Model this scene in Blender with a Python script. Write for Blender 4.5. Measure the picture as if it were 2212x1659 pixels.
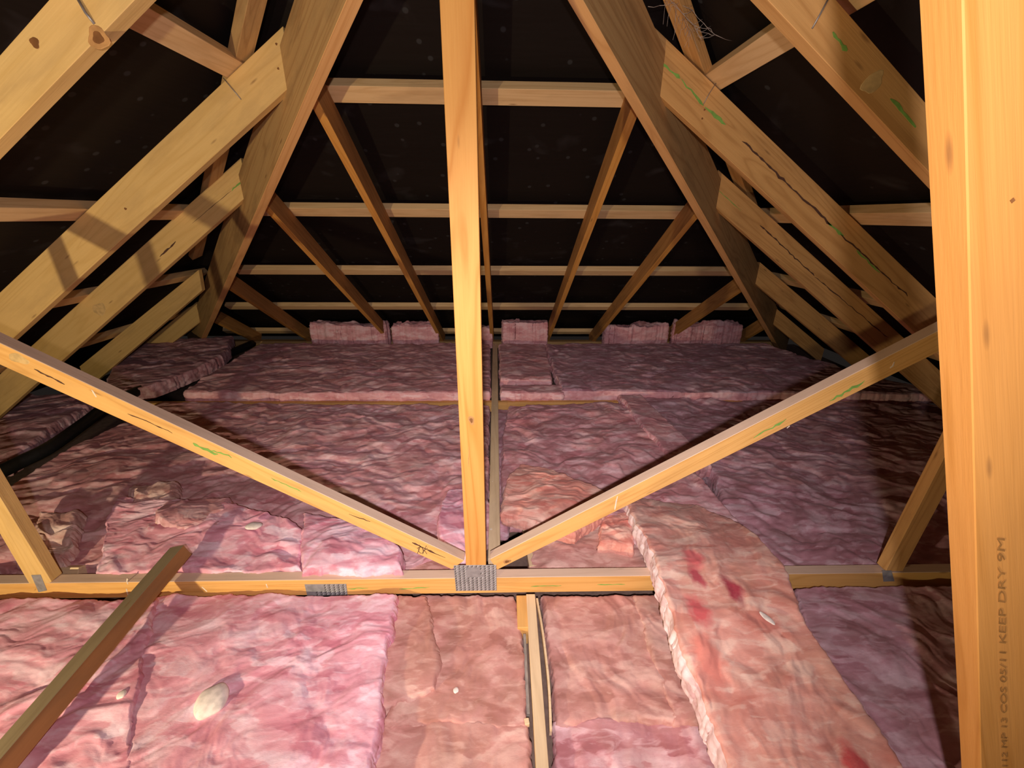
import bpy, bmesh, math, random
import numpy as np
from mathutils import Vector, Matrix

random.seed(7)
for o in list(bpy.data.objects):
    bpy.data.objects.remove(o)
C = bpy.context.scene.collection
SC = bpy.context.scene

# ------------------------------------------------------------------ camera
# metres; x to the right, y away from the camera into the hip end, z up; z = 0 is the top of the ceiling joists
FOC, EYE = 900.0, 1.5
TH, PS, RO = map(math.radians, (21.902, 1.429, 0.446))
Fw = Vector((math.sin(PS)*math.cos(TH), math.cos(PS)*math.cos(TH), -math.sin(TH)))
_R = Vector((math.cos(PS), -math.sin(PS), 0)); _D = Fw.cross(_R)
Rt = _R*math.cos(RO) - _D*math.sin(RO) * 1.0
Rt.normalize(); Dn = Fw.cross(Rt)
CAM = Vector((0, 0, EYE))
cd = bpy.data.cameras.new('camera'); cam = bpy.data.objects.new('camera', cd); C.objects.link(cam)
cd.sensor_fit = 'HORIZONTAL'; cd.sensor_width = 36; cd.lens = FOC/2212*36
cd.clip_start = .02; cd.clip_end = 60
up = -Dn
m = Matrix((Rt, up, -Fw)).transposed().to_4x4(); m.translation = CAM
cam.matrix_world = m
SC.camera = cam

# ------------------------------------------------------------------ world and lights
w = bpy.data.worlds.new('world'); SC.world = w; w.use_nodes = True
w.node_tree.nodes['Background'].inputs[0].default_value = (.012, .010, .009, 1)
w.node_tree.nodes['Background'].inputs[1].default_value = 1.0

def lamp(name, loc, energy, color, radius):
    l = bpy.data.lights.new(name, 'POINT'); l.energy = energy; l.color = color; l.shadow_soft_size = radius
    o = bpy.data.objects.new(name, l); o.location = loc; C.objects.link(o); return o
lamp('torch_light', (-.01, -.20, 1.57), 78, (1.0, .90, .86), .02)
sl = bpy.data.lights.new('torch_beam', 'SPOT'); sl.energy = 150; sl.color = (1.0, .90, .87); sl.shadow_soft_size = .02; sl.spot_size = math.radians(84); sl.spot_blend = 1.0
so = bpy.data.objects.new('torch_beam', sl); so.location = (-.01, -.20, 1.57); C.objects.link(so)
so.rotation_euler = (Vector((.10, 2.3, .0)) - so.location).to_track_quat('-Z', 'Y').to_euler()
lamp('work_light', (-1.70, -.50, .50), 150, (1.0, .84, .50), .03)
SC.view_settings.view_transform = 'Standard'; SC.view_settings.look = 'None'
SC.view_settings.gamma = 1; SC.view_settings.exposure = 0.0
SC.view_settings.use_curve_mapping = False

# ------------------------------------------------------------------ helpers: points from measurements
def ray(px, py):
    return Fw + Rt*((px-1106)/FOC) + Dn*((py-829.5)/FOC)
def hit(px, py, n, c):
    n = Vector(n); r = ray(px, py); return CAM + r*((c - n.dot(CAM))/n.dot(r))
def on_y(px, py, d): return hit(px, py, (0, 1, 0), d)
def on_z(px, py, z): return hit(px, py, (0, 0, 1), z)

PITCH = math.radians(34.106); CA, SA, TA = math.cos(PITCH), math.sin(PITCH), math.tan(PITCH)
XC, ZR, EAVE = -.117, 2.587, 5.232         # ridge x, height of the rafters' lower edge at the ridge, end eave
Y1, Y2, Y3, Y4, Y5 = 1.408, 2.202, 2.858, 3.776, 4.55
APEX_Y = EAVE - ZR/TA
NE, CE = (0, SA, CA), SA*EAVE                # end roof plane (lower edges of rafters)
NL, CL = (-SA, 0, CA), ZR*CA - SA*XC
NR, CR = (SA, 0, CA), ZR*CA + SA*XC
FLOOR = -.22

WM = {}
def place(o, M, parent=None):
    WM[o.name] = M
    if parent is not None:
        o.parent = parent
        o.matrix_parent_inverse = WM[parent.name].inverted()
    o.matrix_basis = M
    C.objects.link(o)
    return o
def empty(name, loc):
    o = bpy.data.objects.new(name, None); o.empty_display_size = .1
    return place(o, Matrix.Translation(Vector(loc)))
def tag(o, label, cat, group=None):
    o['label'] = label; o['category'] = cat
    if group: o['group'] = group
    return o
def struct(o): o['kind'] = 'structure'; return o

def mesh_obj(name, bm, mat, M, parent=None, smooth=False):
    me = bpy.data.meshes.new(name); bm.to_mesh(me); bm.free()
    me.materials.append(mat)
    if smooth:
        for p in me.polygons: p.use_smooth = True
    return place(bpy.data.objects.new(name, me), M, parent)

def frame(axis, zdir, org):
    X = Vector(axis).normalized(); Z = Vector(zdir); Z = (Z - X*Z.dot(X)).normalized(); Y = Z.cross(X)
    M = Matrix((X, Y, Z)).transposed().to_4x4(); M.translation = org
    return M
def prism(name, pts, ext, mat, parent=None, axis=None, bev=.0015, top=None, bot=None):
    """planar outline pts pushed through by the vector ext; local X runs along the grain"""
    pts = [Vector(p) for p in pts]; ext = Vector(ext)
    if axis is None:
        best = max(((pts[i]-pts[(i+1) % len(pts)]) for i in range(len(pts))), key=lambda v: v.length)
    else: best = Vector(axis)
    org = sum(pts, Vector())/len(pts) + ext*.5
    M = frame(best, ext, org); I = M.inverted()
    bm = bmesh.new()
    a = [bm.verts.new(I @ p) for p in pts]; b = [bm.verts.new(I @ (p+ext)) for p in pts]
    n = len(pts)
    bm.faces.new(a); bm.faces.new(b[::-1])
    for i in range(n): bm.faces.new((a[(i+1) % n], a[i], b[i], b[(i+1) % n]))
    bmesh.ops.recalc_face_normals(bm, faces=bm.faces)
    if bev: bmesh.ops.bevel(bm, geom=list(bm.edges), offset=bev, segments=1, affect='EDGES', clamp_overlap=True)
    R3 = M.to_3x3(); tops, bots = [], []
    for f in bm.faces:
        nz = (R3 @ f.normal).z
        if top and nz > .5: f.material_index = 1
        if bot and nz < -.5: f.material_index = 1 + bool(top)
    o = mesh_obj(name, bm, mat, M, parent)
    if top: o.data.materials.append(top)
    if bot: o.data.materials.append(bot)
    return o
def bar(name, A, B, wdt, h, mat, parent=None, updir=(0, 0, 1), bev=.0015, top=None):
    """member from A to B (centre line), wdt across, h along updir"""
    A = Vector(A); B = Vector(B); X = (B-A).normalized(); U = Vector(updir); U = (U - X*U.dot(X)).normalized(); S = X.cross(U)
    o = S*(-wdt/2)
    return prism(name, [A-U*h/2+o, B-U*h/2+o, B+U*h/2+o, A+U*h/2+o], S*wdt, mat, parent, axis=X, bev=bev, top=top)
def tube(name, pts, rad, mat, parent=None, seg=8, smooth=True):
    pts = [Vector(p) for p in pts]; org = pts[0]; bm = bmesh.new(); rings = []
    rads = rad if isinstance(rad, (list, tuple)) else [rad]*len(pts)
    for i, p in enumerate(pts):
        t = (pts[min(i+1, len(pts)-1)] - pts[max(i-1, 0)]).normalized()
        s = t.cross(Vector((.13, .2, .97))).normalized(); u = s.cross(t)
        rings.append([bm.verts.new(p-org + (s*math.cos(k*2*math.pi/seg) + u*math.sin(k*2*math.pi/seg))*rads[i]) for k in range(seg)])
    for a, b in zip(rings, rings[1:]):
        for k in range(seg): bm.faces.new((a[k], a[(k+1) % seg], b[(k+1) % seg], b[k]))
    bm.faces.new(rings[0][::-1]); bm.faces.new(rings[-1])
    bmesh.ops.recalc_face_normals(bm, faces=bm.faces)
    return mesh_obj(name, bm, mat, Matrix.Translation(org), parent, smooth)
def spline(pts, n):
    pts = [np.array(p, float) for p in pts]; P = [2*pts[0]-pts[1]] + pts + [2*pts[-1]-pts[-2]]
    out = []
    for i in range(1, len(P)-2):
        for k in range(n):
            t = k/n; a, b, c, d = P[i-1:i+3]
            out.append(.5*(2*b + (c-a)*t + (2*a-5*b+4*c-d)*t*t + (3*b-a-3*c+d)*t**3))
    out.append(pts[-1]); return out

# ------------------------------------------------------------------ materials
def newmat(name):
    mt = bpy.data.materials.new(name); mt.use_nodes = True; nt = mt.node_tree
    return mt, nt, nt.nodes['Principled BSDF']
def N(nt, typ, **kw):
    n = nt.nodes.new(typ)
    for k, v in kw.items(): setattr(n, k, v)
    return n
def mathn(nt, op, a, b=None, clamp=False):
    n = N(nt, 'ShaderNodeMath', operation=op, use_clamp=clamp)
    for i, v in enumerate((a, b)):
        if v is None: continue
        if isinstance(v, (int, float)): n.inputs[i].default_value = v
        else: nt.links.new(v, n.inputs[i])
    return n.outputs[0]
def mixc(nt, fac, a, b, typ='MIX'):
    n = N(nt, 'ShaderNodeMix', data_type='RGBA', blend_type=typ)
    for i, v in ((0, fac), (6, a), (7, b)):
        if isinstance(v, (int, float)): n.inputs[i].default_value = v
        elif isinstance(v, tuple): n.inputs[i].default_value = v + (1,)
        else: nt.links.new(v, n.inputs[i])
    return n.outputs[2]
def ramp(nt, fac, stops):
    n = N(nt, 'ShaderNodeValToRGB'); e = n.color_ramp.elements
    while len(e) < len(stops): e.new(.5)
    for k, (p, c) in enumerate(stops):
        e[k].position = p; e[k].color = c + (1,) if isinstance(c, tuple) else (c, c, c, 1)
    nt.links.new(fac, n.inputs[0]); return n.outputs[0]
def coords(nt, scale, rot=(0, 0, 0), rnd=True):
    tc = N(nt, 'ShaderNodeTexCoord'); src = tc.outputs['Object']
    if rnd:
        oi = N(nt, 'ShaderNodeObjectInfo'); vm = N(nt, 'ShaderNodeVectorMath', operation='MULTIPLY_ADD')
        cb = N(nt, 'ShaderNodeCombineXYZ')
        for i, k in enumerate((31.0, 17.0, 23.0)): nt.links.new(mathn(nt, 'MULTIPLY', oi.outputs['Random'], k), cb.inputs[i])
        ad = N(nt, 'ShaderNodeVectorMath', operation='ADD'); nt.links.new(src, ad.inputs[0]); nt.links.new(cb.outputs[0], ad.inputs[1])
        nt.nodes.remove(vm); src = ad.outputs[0]
    mp = N(nt, 'ShaderNodeMapping'); mp.inputs['Scale'].default_value = scale; mp.inputs['Rotation'].default_value = rot
    nt.links.new(src, mp.inputs[0]); return mp.outputs[0]
def noise(nt, vec, scale=1, detail=4, rough=.5, dist=0):
    n = N(nt, 'ShaderNodeTexNoise'); nt.links.new(vec, n.inputs['Vector'])
    n.inputs['Scale'].default_value = scale; n.inputs['Detail'].default_value = detail
    n.inputs['Roughness'].default_value = rough; n.inputs['Distortion'].default_value = dist
    return n.outputs['Fac']

def wood(name, light, dark, rings=10, contrast=.55, dirt=.25, dirtc=(.16, .09, .045)):
    mt, nt, b = newmat(name)
    n1 = noise(nt, coords(nt, (.55, 9, 9)), 1, 2, .5, .5)
    rg = mathn(nt, 'PINGPONG', mathn(nt, 'MULTIPLY', n1, rings), .5)
    rg = ramp(nt, rg, [(0, 0.), (.32, .25), (.5, 1.)])
    fib = noise(nt, coords(nt, (5, 190, 190)), 1, 3, .6)
    blot = noise(nt, coords(nt, (2.2, 9, 9)), 1, 5, .6, .3)
    col = mixc(nt, mathn(nt, 'MULTIPLY', rg, contrast), light, dark)
    col = mixc(nt, mathn(nt, 'MULTIPLY', ramp(nt, fib, [(.35, 0.), (.75, 1.)]), .22), col, dark)
    col = mixc(nt, mathn(nt, 'MULTIPLY', ramp(nt, blot, [(.5, 0.), (.72, 1.)]), dirt), col, dirtc)
    # small nail holes and pin knots
    vo = N(nt, 'ShaderNodeTexVoronoi'); nt.links.new(coords(nt, (3, 14, 14)), vo.inputs['Vector']); vo.inputs['Scale'].default_value = 1
    kn = ramp(nt, vo.outputs['Distance'], [(.03, 1.), (.085, 0.)])
    col = mixc(nt, mathn(nt, 'MULTIPLY', kn, .6), col, (.17, .075, .03))
    nt.links.new(col, b.inputs['Base Color'])
    b.inputs['Roughness'].default_value = .62; b.inputs['Specular IOR Level'].default_value = .25
    bp_ = N(nt, 'ShaderNodeBump'); bp_.inputs['Strength'].default_value = .25; bp_.inputs['Distance'].default_value = .002
    nt.links.new(mathn(nt, 'ADD', fib, mathn(nt, 'MULTIPLY', rg, .4)), bp_.inputs['Height']); nt.links.new(bp_.outputs[0], b.inputs['Normal'])
    return mt
W_truss = wood('pine_golden', (.76, .43, .15), (.56, .27, .07), 9)
W_king = wood('pine_orange', (.66, .33, .095), (.50, .19, .035), 9, .7, .2, (.45, .16, .03))
W_post = wood('pine_bright', (.58, .27, .075), (.42, .17, .03), 8, .6, .1)
W_left = wood('pine_pale', (.70, .46, .19), (.54, .32, .10), 8, .4, .4, (.36, .22, .10))
W_right = wood('pine_amber', (.62, .34, .13), (.40, .19, .06), 9, .6, .4, (.24, .12, .05))
W_hip = wood('pine_weathered', (.52, .32, .14), (.33, .17, .065), 8, .6, .7, (.22, .13, .06))
W_jack = wood('pine_brown', (.50, .24, .08), (.30, .12, .035), 9, .6, .5, (.16, .07, .03))
W_purl = wood('pine_purlin', (.74, .50, .27), (.55, .32, .14), 8, .5, .4, (.34, .20, .10))
W_batten = wood('pine_dusty', (.80, .60, .40), (.62, .44, .27), 8, .5, .4, (.33, .22, .13))
W_dust = wood('pine_dusty_top', (.74, .53, .42), (.62, .42, .31), 8, .3, .4, (.40, .28, .22))
W_hip_lit = wood('pine_lit_edge', (.72, .40, .17), (.54, .26, .09), 8, .6, .3, (.30, .15, .06))  # fresher orange with painted-in light, for the hips' camera-facing undersides
W_jack_lit = wood('pine_orange_lit_edge', (.66, .32, .08), (.46, .18, .03), 8, .6, .3, (.30, .13, .04))  # jack undersides: brighter than the sides, the light is put into the colour
W_sticktop = wood('pine_grey_top', (.24, .18, .11), (.17, .12, .07), 8, .5, .5, (.16, .11, .07))
W_stick = wood('pine_grey', (.38, .19, .07), (.26, .12, .04), 9, .6, .6, (.18, .11, .055))

def flat(name, col, rough=.7, metal=0, spec=.3):
    mt, nt, b = newmat(name)
    n = noise(nt, coords(nt, (40, 40, 40)), 1, 4)
    c2 = tuple(x*.75 for x in col)
    nt.links.new(mixc(nt, ramp(nt, n, [(.4, 0.), (.65, 1.)]), col, c2), b.inputs['Base Color'])
    b.inputs['Roughness'].default_value = rough; b.inputs['Metallic'].default_value = metal; b.inputs['Specular IOR Level'].default_value = spec
    return mt
def paper():
    mt, nt, b = newmat('black_roofing_paper')
    n = noise(nt, coords(nt, (3.5, 5, 5)), 1, 3, .5, .4); n2 = noise(nt, coords(nt, (1.2, 9, 9)), 1, 3)
    col = mixc(nt, ramp(nt, n, [(.60, 0.), (.78, 1.)]), (.010, .0065, .0055), (.030, .026, .028))
    vo = N(nt, 'ShaderNodeTexVoronoi'); nt.links.new(coords(nt, (9, 9, 9)), vo.inputs['Vector']); vo.inputs['Scale'].default_value = 1
    col = mixc(nt, mathn(nt, 'MULTIPLY', ramp(nt, vo.outputs['Distance'], [(.10, 1.), (.14, 0.)]), .5), col, (.05, .05, .055))
    nt.links.new(col, b.inputs['Base Color']); b.inputs['Roughness'].default_value = .7; b.inputs['Specular IOR Level'].default_value = .15
    bp_ = N(nt, 'ShaderNodeBump'); bp_.inputs['Strength'].default_value = .5; bp_.inputs['Distance'].default_value = .02
    nt.links.new(n2, bp_.inputs['Height']); nt.links.new(bp_.outputs[0], b.inputs['Normal'])
    return mt
M_under = paper()
M_ceil = flat('ceiling_board', (.20, .13, .11), .9)
M_plate = flat('galvanised_steel', (.34, .33, .36), .42, .25)
M_tooth = flat('galvanised_teeth', (.56, .54, .56), .35, .3)
M_slot = flat('punched_slot', (.13, .12, .13), .6, .1)
M_wire = flat('steel_wire', (.34, .31, .32), .45, .6)
M_green = flat('green_crayon', (.22, .42, .09), .8)
M_dark = flat('dark_seam', (.10, .045, .03), .9)
M_ink = flat('black_ink', (.09, .06, .045), .8)
M_sten = flat('brown_stencil_ink', (.32, .15, .04), .8)
M_drip = flat('white_glue', (.85, .72, .62), .5)
M_black = flat('black_plastic', (.012, .012, .014), .45)
M_web = flat('cobweb_grey', (.42, .34, .32), .9)
M_knot = flat('knot_wood', (.22, .09, .03), .6)
M_knot2 = flat('knot_rim_wood', (.50, .26, .10), .6)
M_paleknot = flat('pale_knot_wood', (.66, .44, .20), .6)
M_wad = flat('soft_white', (.92, .80, .78), 1.0)

def wool(name, a, bcol, c, ang=0., dust=.35, dustc=(.30, .14, .12), hot=()):
    """a = deep tone, bcol = body, c = pale fibre tips"""
    mt, nt, b = newmat(name)
    cv = coords(nt, (9, 21, 21), (0, 0, ang)); wn = N(nt, 'ShaderNodeTexNoise'); nt.links.new(cv, wn.inputs['Vector']); wn.inputs['Scale'].default_value = 1.1; wn.inputs['Detail'].default_value = 4
    wa = N(nt, 'ShaderNodeVectorMath', operation='MULTIPLY_ADD'); nt.links.new(wn.outputs['Color'], wa.inputs[0]); wa.inputs[1].default_value = (1.6, 1.6, 1.6); nt.links.new(cv, wa.inputs[2])
    vc = N(nt, 'ShaderNodeTexVoronoi', feature='SMOOTH_F1'); nt.links.new(wa.outputs[0], vc.inputs['Vector']); vc.inputs['Scale'].default_value = 1; vc.inputs['Smoothness'].default_value = .35
    sx_ = N(nt, 'ShaderNodeSeparateColor'); nt.links.new(vc.outputs['Color'], sx_.inputs[0]); flake = sx_.outputs[0]
    n1 = noise(nt, coords(nt, (4.5, 11, 11), (0, 0, ang)), 1, 4, .5, 1.0)
    n1 = mathn(nt, 'ADD', mathn(nt, 'MULTIPLY', n1, .72), mathn(nt, 'MULTIPLY', flake, .28))
    n2 = noise(nt, coords(nt, (4.5, 6.5, 6.5), (0, 0, ang+.5)), 1, 5, .55, .8)
    n3 = noise(nt, coords(nt, (60, 190, 190), (0, 0, ang)), 1, 4, .6, 1.)
    n4 = noise(nt, coords(nt, (9, 26, 26), (0, 0, ang-.25)), 1, 4, .5, 1.2)
    col = ramp(nt, n1, [(.30, a), (.50, bcol), (.70, c)])
    col = mixc(nt, mathn(nt, 'MULTIPLY', ramp(nt, n2, [(.44, 0.), (.66, 1.)]), dust), col, dustc)
    col = mixc(nt, mathn(nt, 'MULTIPLY', ramp(nt, n4, [(.54, 0.), (.70, 1.)]), .55), col, c)
    if hot:
        ge = N(nt, 'ShaderNodeNewGeometry'); tn = N(nt, 'ShaderNodeTexNoise'); tn.inputs['Scale'].default_value = 22; tn.inputs['Detail'].default_value = 3
        nt.links.new(ge.outputs['Position'], tn.inputs['Vector'])
        wv = N(nt, 'ShaderNodeVectorMath', operation='MULTIPLY_ADD'); nt.links.new(tn.outputs['Color'], wv.inputs[0])
        wv.inputs[1].default_value = (.07, .07, .0); nt.links.new(ge.outputs['Position'], wv.inputs[2])
        for (x, y, r, cc) in hot:
            dv = N(nt, 'ShaderNodeVectorMath', operation='SUBTRACT'); nt.links.new(wv.outputs[0], dv.inputs[0]); dv.inputs[1].default_value = (x+.035, y+.035, 0)
            fl_ = N(nt, 'ShaderNodeVectorMath', operation='MULTIPLY'); nt.links.new(dv.outputs[0], fl_.inputs[0]); fl_.inputs[1].default_value = (1, .6, 0)
            ln_ = N(nt, 'ShaderNodeVectorMath', operation='LENGTH'); nt.links.new(fl_.outputs[0], ln_.inputs[0])
            col = mixc(nt, ramp(nt, mathn(nt, 'DIVIDE', ln_.outputs['Value'], r), [(.45, .9), (1., 0.)]), col, cc)
    col = mixc(nt, mathn(nt, 'MULTIPLY', ramp(nt, n3, [(.45, 0.), (.75, 1.)]), .22), col, a)
    nt.links.new(col, b.inputs['Base Color'])
    b.inputs['Roughness'].default_value = 1; b.inputs['Specular IOR Level'].default_value = .05
    b.inputs['Sheen Weight'].default_value = .15; b.inputs['Sheen Tint'].default_value = (1, .7, .75, 1)
    bp_ = N(nt, 'ShaderNodeBump'); bp_.inputs['Strength'].default_value = .35; bp_.inputs['Distance'].default_value = .004
    nt.links.new(mathn(nt, 'ADD', n1, mathn(nt, 'MULTIPLY', n3, .35)), bp_.inputs['Height']); nt.links.new(bp_.outputs[0], b.inputs['Normal'])
    return mt
T_pink = wool('wool_bright_pink', (.58, .20, .29), (.78, .38, .50), (.92, .68, .84), .5, .30, (.50, .24, .28))
T_rose = wool('wool_rose', (.46, .17, .20), (.68, .33, .38), (.88, .60, .66), .2, .45, (.34, .16, .14))
T_dusty = wool('wool_dusty_brown', (.42, .18, .16), (.60, .30, .28), (.76, .48, .44), 1.2, .40, (.33, .18, .13))
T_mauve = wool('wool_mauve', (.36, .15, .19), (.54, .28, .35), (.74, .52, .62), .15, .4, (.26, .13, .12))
T_edge = wool('wool_cut_edge_pink', (.62, .26, .30), (.82, .42, .46), (.92, .62, .68), .0, .2, (.55, .30, .32))
T_lilac = wool('wool_lilac_edge', (.62, .38, .42), (.84, .64, .68), (.93, .80, .86), 1.2, .35, (.72, .58, .44))
T_salmon = wool('wool_salmon', (.60, .20, .17), (.76, .35, .30), (.88, .58, .50), .3, .25, (.52, .24, .18))
T_roll = wool('wool_salmon_roll', (.56, .21, .18), (.73, .36, .32), (.84, .58, .52), 1.2, .35, (.52, .30, .22), hot=[(on_z(x, y, z).x, on_z(x, y, z).y, r, c) for x, y, z, r, c in ((1497, 1210, .1, .048, (.62, .12, .14)), (1506, 1248, .1, .036, (.50, .06, .10)), (1583, 1277, .1, .046, (.36, .02, .06)), (1508, 1322, .08, .052, (.70, .11, .13)), (1530, 1425, .06, .07, (.78, .26, .22)), (1850, 1655, .02, .045, (.50, .06, .07)))])
T_pale = wool('wool_pale', (.46, .22, .22), (.68, .42, .41), (.88, .68, .66), .2, .45, (.45, .22, .2))

# ------------------------------------------------------------------ value noise in numpy
def _h(ix, iy, s):
    n = (ix*374761393 + iy*668265263 + s*1442695041).astype(np.int64) & 0xffffffff
    n = ((n ^ (n >> 13))*1274126177) & 0xffffffff
    n = (n ^ (n >> 16)) & 0xffffffff
    return n/4294967295.0
def vnoise(x, y, s=0):
    ix = np.floor(x).astype(np.int64); iy = np.floor(y).astype(np.int64); fx = x-ix; fy = y-iy
    fx = fx*fx*fx*(fx*(fx*6-15)+10); fy = fy*fy*fy*(fy*(fy*6-15)+10)
    a = _h(ix, iy, s); b = _h(ix+1, iy, s); c = _h(ix, iy+1, s); d = _h(ix+1, iy+1, s)
    return a + (b-a)*fx + (c-a)*fy + (a-b-c+d)*fx*fy
def fbm(x, y, o=4, s=0, g=.5):
    r = 0; a = 1; t = 0
    for k in range(o):
        r = r + a*vnoise(x+17.3*k, y-9.1*k, s+k*13); t += a; a *= g; x = x*2.03; y = y*2.03
    return r/t - .5
def ridged(x, y, o=3, s=0):
    r = 0; a = 1; t = 0
    for k in range(o):
        r = r + a*(1-np.abs(2*vnoise(x, y, s+k*29)-1)); t += a; a *= .5; x = x*2.1+5; y = y*2.1-3
    return r/t

# ------------------------------------------------------------------ roof shell
def slab(name, pts, thick_dir, mat):
    return struct(prism(name, pts, thick_dir, mat, bev=0))
NP = .25   # underlay lies this far outside the rafters' lower edges (rafter depth + purlin)
def pz_side(x, off=0): return ZR - TA*abs(x-XC) + off/CA
XE = ZR/TA
ap = APEX_Y; zz = ZR + NP/CA; back = -2.4
xl, xr_ = XC-XE-.6, XC+XE+.6; ze = zz - TA*(XE+.6); ye = ap + XE+.6
nl = Vector((-SA, 0, CA))*.01; nr = Vector((SA, 0, CA))*.01; ne = Vector((0, SA, CA))*.01
slab('ceiling', [(XC, back, zz), (XC, ap, zz), (xl, ye, ze), (xl, back, ze)], nl, M_under)
slab('ceiling', [(XC, back, zz), (XC, ap, zz), (xr_, ye, ze), (xr_, back, ze)], nr, M_under)
slab('ceiling', [(XC, ap, zz), (xl, ye, ze), (xr_, ye, ze)], ne, M_under)
slab('floor', [(xl, back, FLOOR), (xr_, back, FLOOR), (xr_, ye, FLOOR), (xl, ye, FLOOR)], (0, 0, -.012), M_ceil)
slab('wall_back', [(xl, back, FLOOR), (xr_, back, FLOOR), (xr_, back, ze), (XC, back, zz), (xl, back, ze)], (0, -.02, 0), M_under)

# ------------------------------------------------------------------ marks laid on timber faces
def mark(name, d, pxs, wid, mat, parent, lift=.0008):
    """a crayon, pencil or glue line lying on the face y = d, widths in metres (one or one per point)"""
    P = [on_y(x, y, d-lift) for x, y in pxs]; W = wid if isinstance(wid, (list, tuple)) else [wid]*len(P)
    org = P[0]; bm = bmesh.new(); L = []
    for i, p in enumerate(P):
        t = (P[min(i+1, len(P)-1)] - P[max(i-1, 0)]).normalized(); s = Vector((-t.z, 0, t.x))*W[i]/2
        L.append((bm.verts.new(p-org+s), bm.verts.new(p-org-s)))
    for a, b in zip(L, L[1:]): bm.faces.new((a[0], a[1], b[1], b[0]))
    r = bmesh.ops.extrude_face_region(bm, geom=list(bm.faces))
    bmesh.ops.translate(bm, verts=[v for v in r['geom'] if isinstance(v, bmesh.types.BMVert)], vec=(0, lift*.9, 0))
    bmesh.ops.recalc_face_normals(bm, faces=bm.faces)
    return mesh_obj(name, bm, mat, Matrix.Translation(org), parent)
def rough_mark(name, d, a, b, n, wid, mat, parent, jit=2.0):
    pts = []; ws = []
    for i in range(n+1):
        t = i/n; pts.append((a[0]+(b[0]-a[0])*t+random.uniform(-jit, jit), a[1]+(b[1]-a[1])*t+random.uniform(-jit, jit)))
        ws.append(wid*random.uniform(.35, 1.2)*(.25 if i in (0, n) else 1))
    return mark(name, d, pts, ws, mat, parent)
def knot(d, px, py, rx, rz, parent, rot=0, rim=True, mat=None):
    P = on_y(px, py, d)
    def disc(nm, k, mat, lift, par):
        bm = bmesh.new(); ring = []; ring2 = []
        for i in range(20):
            a = i*math.pi/10; rr = 1+.12*math.sin(3*a+px)+.06*math.sin(5*a)
            x, z = rx*k*rr*math.cos(a), rz*k*rr*math.sin(a)
            x, z = x*math.cos(rot)-z*math.sin(rot), x*math.sin(rot)+z*math.cos(rot)
            ring.append(bm.verts.new((x, -lift, z))); ring2.append(bm.verts.new((x*1.08, 0, z*1.08)))
        bm.faces.new(ring)
        for i in range(20): bm.faces.new((ring[i], ring[i-1], ring2[i-1], ring2[i]))
        bmesh.ops.recalc_face_normals(bm, faces=bm.faces)
        return mesh_obj(nm, bm, mat, Matrix.Translation(P), par)
    o = disc('knot', 1.0, mat or (M_knot2 if rim else M_knot), .0006, parent)
    if rim: disc('knot_heart', .55, M_knot, .0011, parent)
    return o
def wire_dog(pts3, parent, r=.002):
    return tube('wire_dog', pts3, r, M_wire, parent, 6)

# ------------------------------------------------------------------ the front truss
T = .049
truss = empty('roof_truss', (XC, Y1, 0))
tag(truss, 'nearest golden pine roof truss with upright king post and two slanting webs', 'truss')
def line_y(pa, pb, d):
    A = on_y(*pa, d); B = on_y(*pb, d)
    return lambda x: A.z + (B.z-A.z)*(x-A.x)/(B.x-A.x)
def fpoly(pxs, d): return [on_y(x, y, d) for x, y in pxs]
EX = Vector((0, T, 0))
ch = prism('bottom_chord', [(-3.9, Y1, 0), (3.75, Y1, 0), (3.75, Y1, -.092), (-3.9, Y1, -.092)], EX, W_truss, truss, top=W_dust)
kp = prism('king_post', [on_y(1006.5, 1224, Y1-.0), on_y(1050, 1224, Y1), on_y(1022.5, 0, Y1) + Vector((.003, 0, .6)), on_y(949.5, 0, Y1) + Vector((-.001, 0, .6))], (0, .045, 0), W_king, truss)
kp['label'] = 'upright orange king post'
webL = prism('web', fpoly([(1003, 1211), (976, 1230), (-270, 665.6), (-262, 618)], Y1), EX, W_truss, truss, top=W_dust)
webR = prism('web', fpoly([(1058, 1208), (1074, 1231), (2250, 650.5), (2235, 608)], Y1), EX, W_truss, truss, top=W_dust)
strL = prism('strut', fpoly([(111, 1257), (73, 1278), (-319, 610), (-283, 610)], Y1), EX, W_left, truss)
strR = prism('strut', fpoly([(1913, 1234), (1950, 1234), (2262, 655), (2211, 655)], Y1), EX, W_right, truss)
for sg, u, l, mt in ((-1, ((104.7, 0), (0, 118)), ((290, 0), (0, 300)), W_left), (1, ((1807, 0), (2083, 317.5)), ((1658.7, 0), (2083, 453.5)), W_right)):
    fu, fl = line_y(*u, Y1), line_y(*l, Y1)
    xo = XC + sg*3.75; xi = XC
    tc_ = prism('top_chord', [(xi, Y1, fu(xi)), (xi, Y1, fl(xi)), (xo, Y1, fl(xo)), (xo, Y1, fu(xo))], EX, mt, truss)
    if sg < 0:
        knot(Y1, 75, 92, .011, .012, tc_, 0, False); knot(Y1, 212, 82, .026, .024, tc_, .6)
        wire_dog([on_y(166, -6, Y1-.004), on_y(185, 28, Y1-.006), on_y(204, 52, Y1-.001)], tc_, .0035)
    else:
        wire_dog([on_y(1792, -8, Y1-.004), on_y(1772, 30, Y1-.005), on_y(1754, 62, Y1-.001)], tc_, .0022)
        rough_mark('crayon_mark', Y1, (1800, 70), (1830, 110), 6, .012, M_green, tc_)
        rough_mark('crayon_mark', Y1, (1925, 212), (1978, 275), 8, .012, M_green, tc_)
        knot(Y1, 1885, 178, .03, .022, tc_, .7, False, M_paleknot)['label'] = 'pale oval knot'
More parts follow.
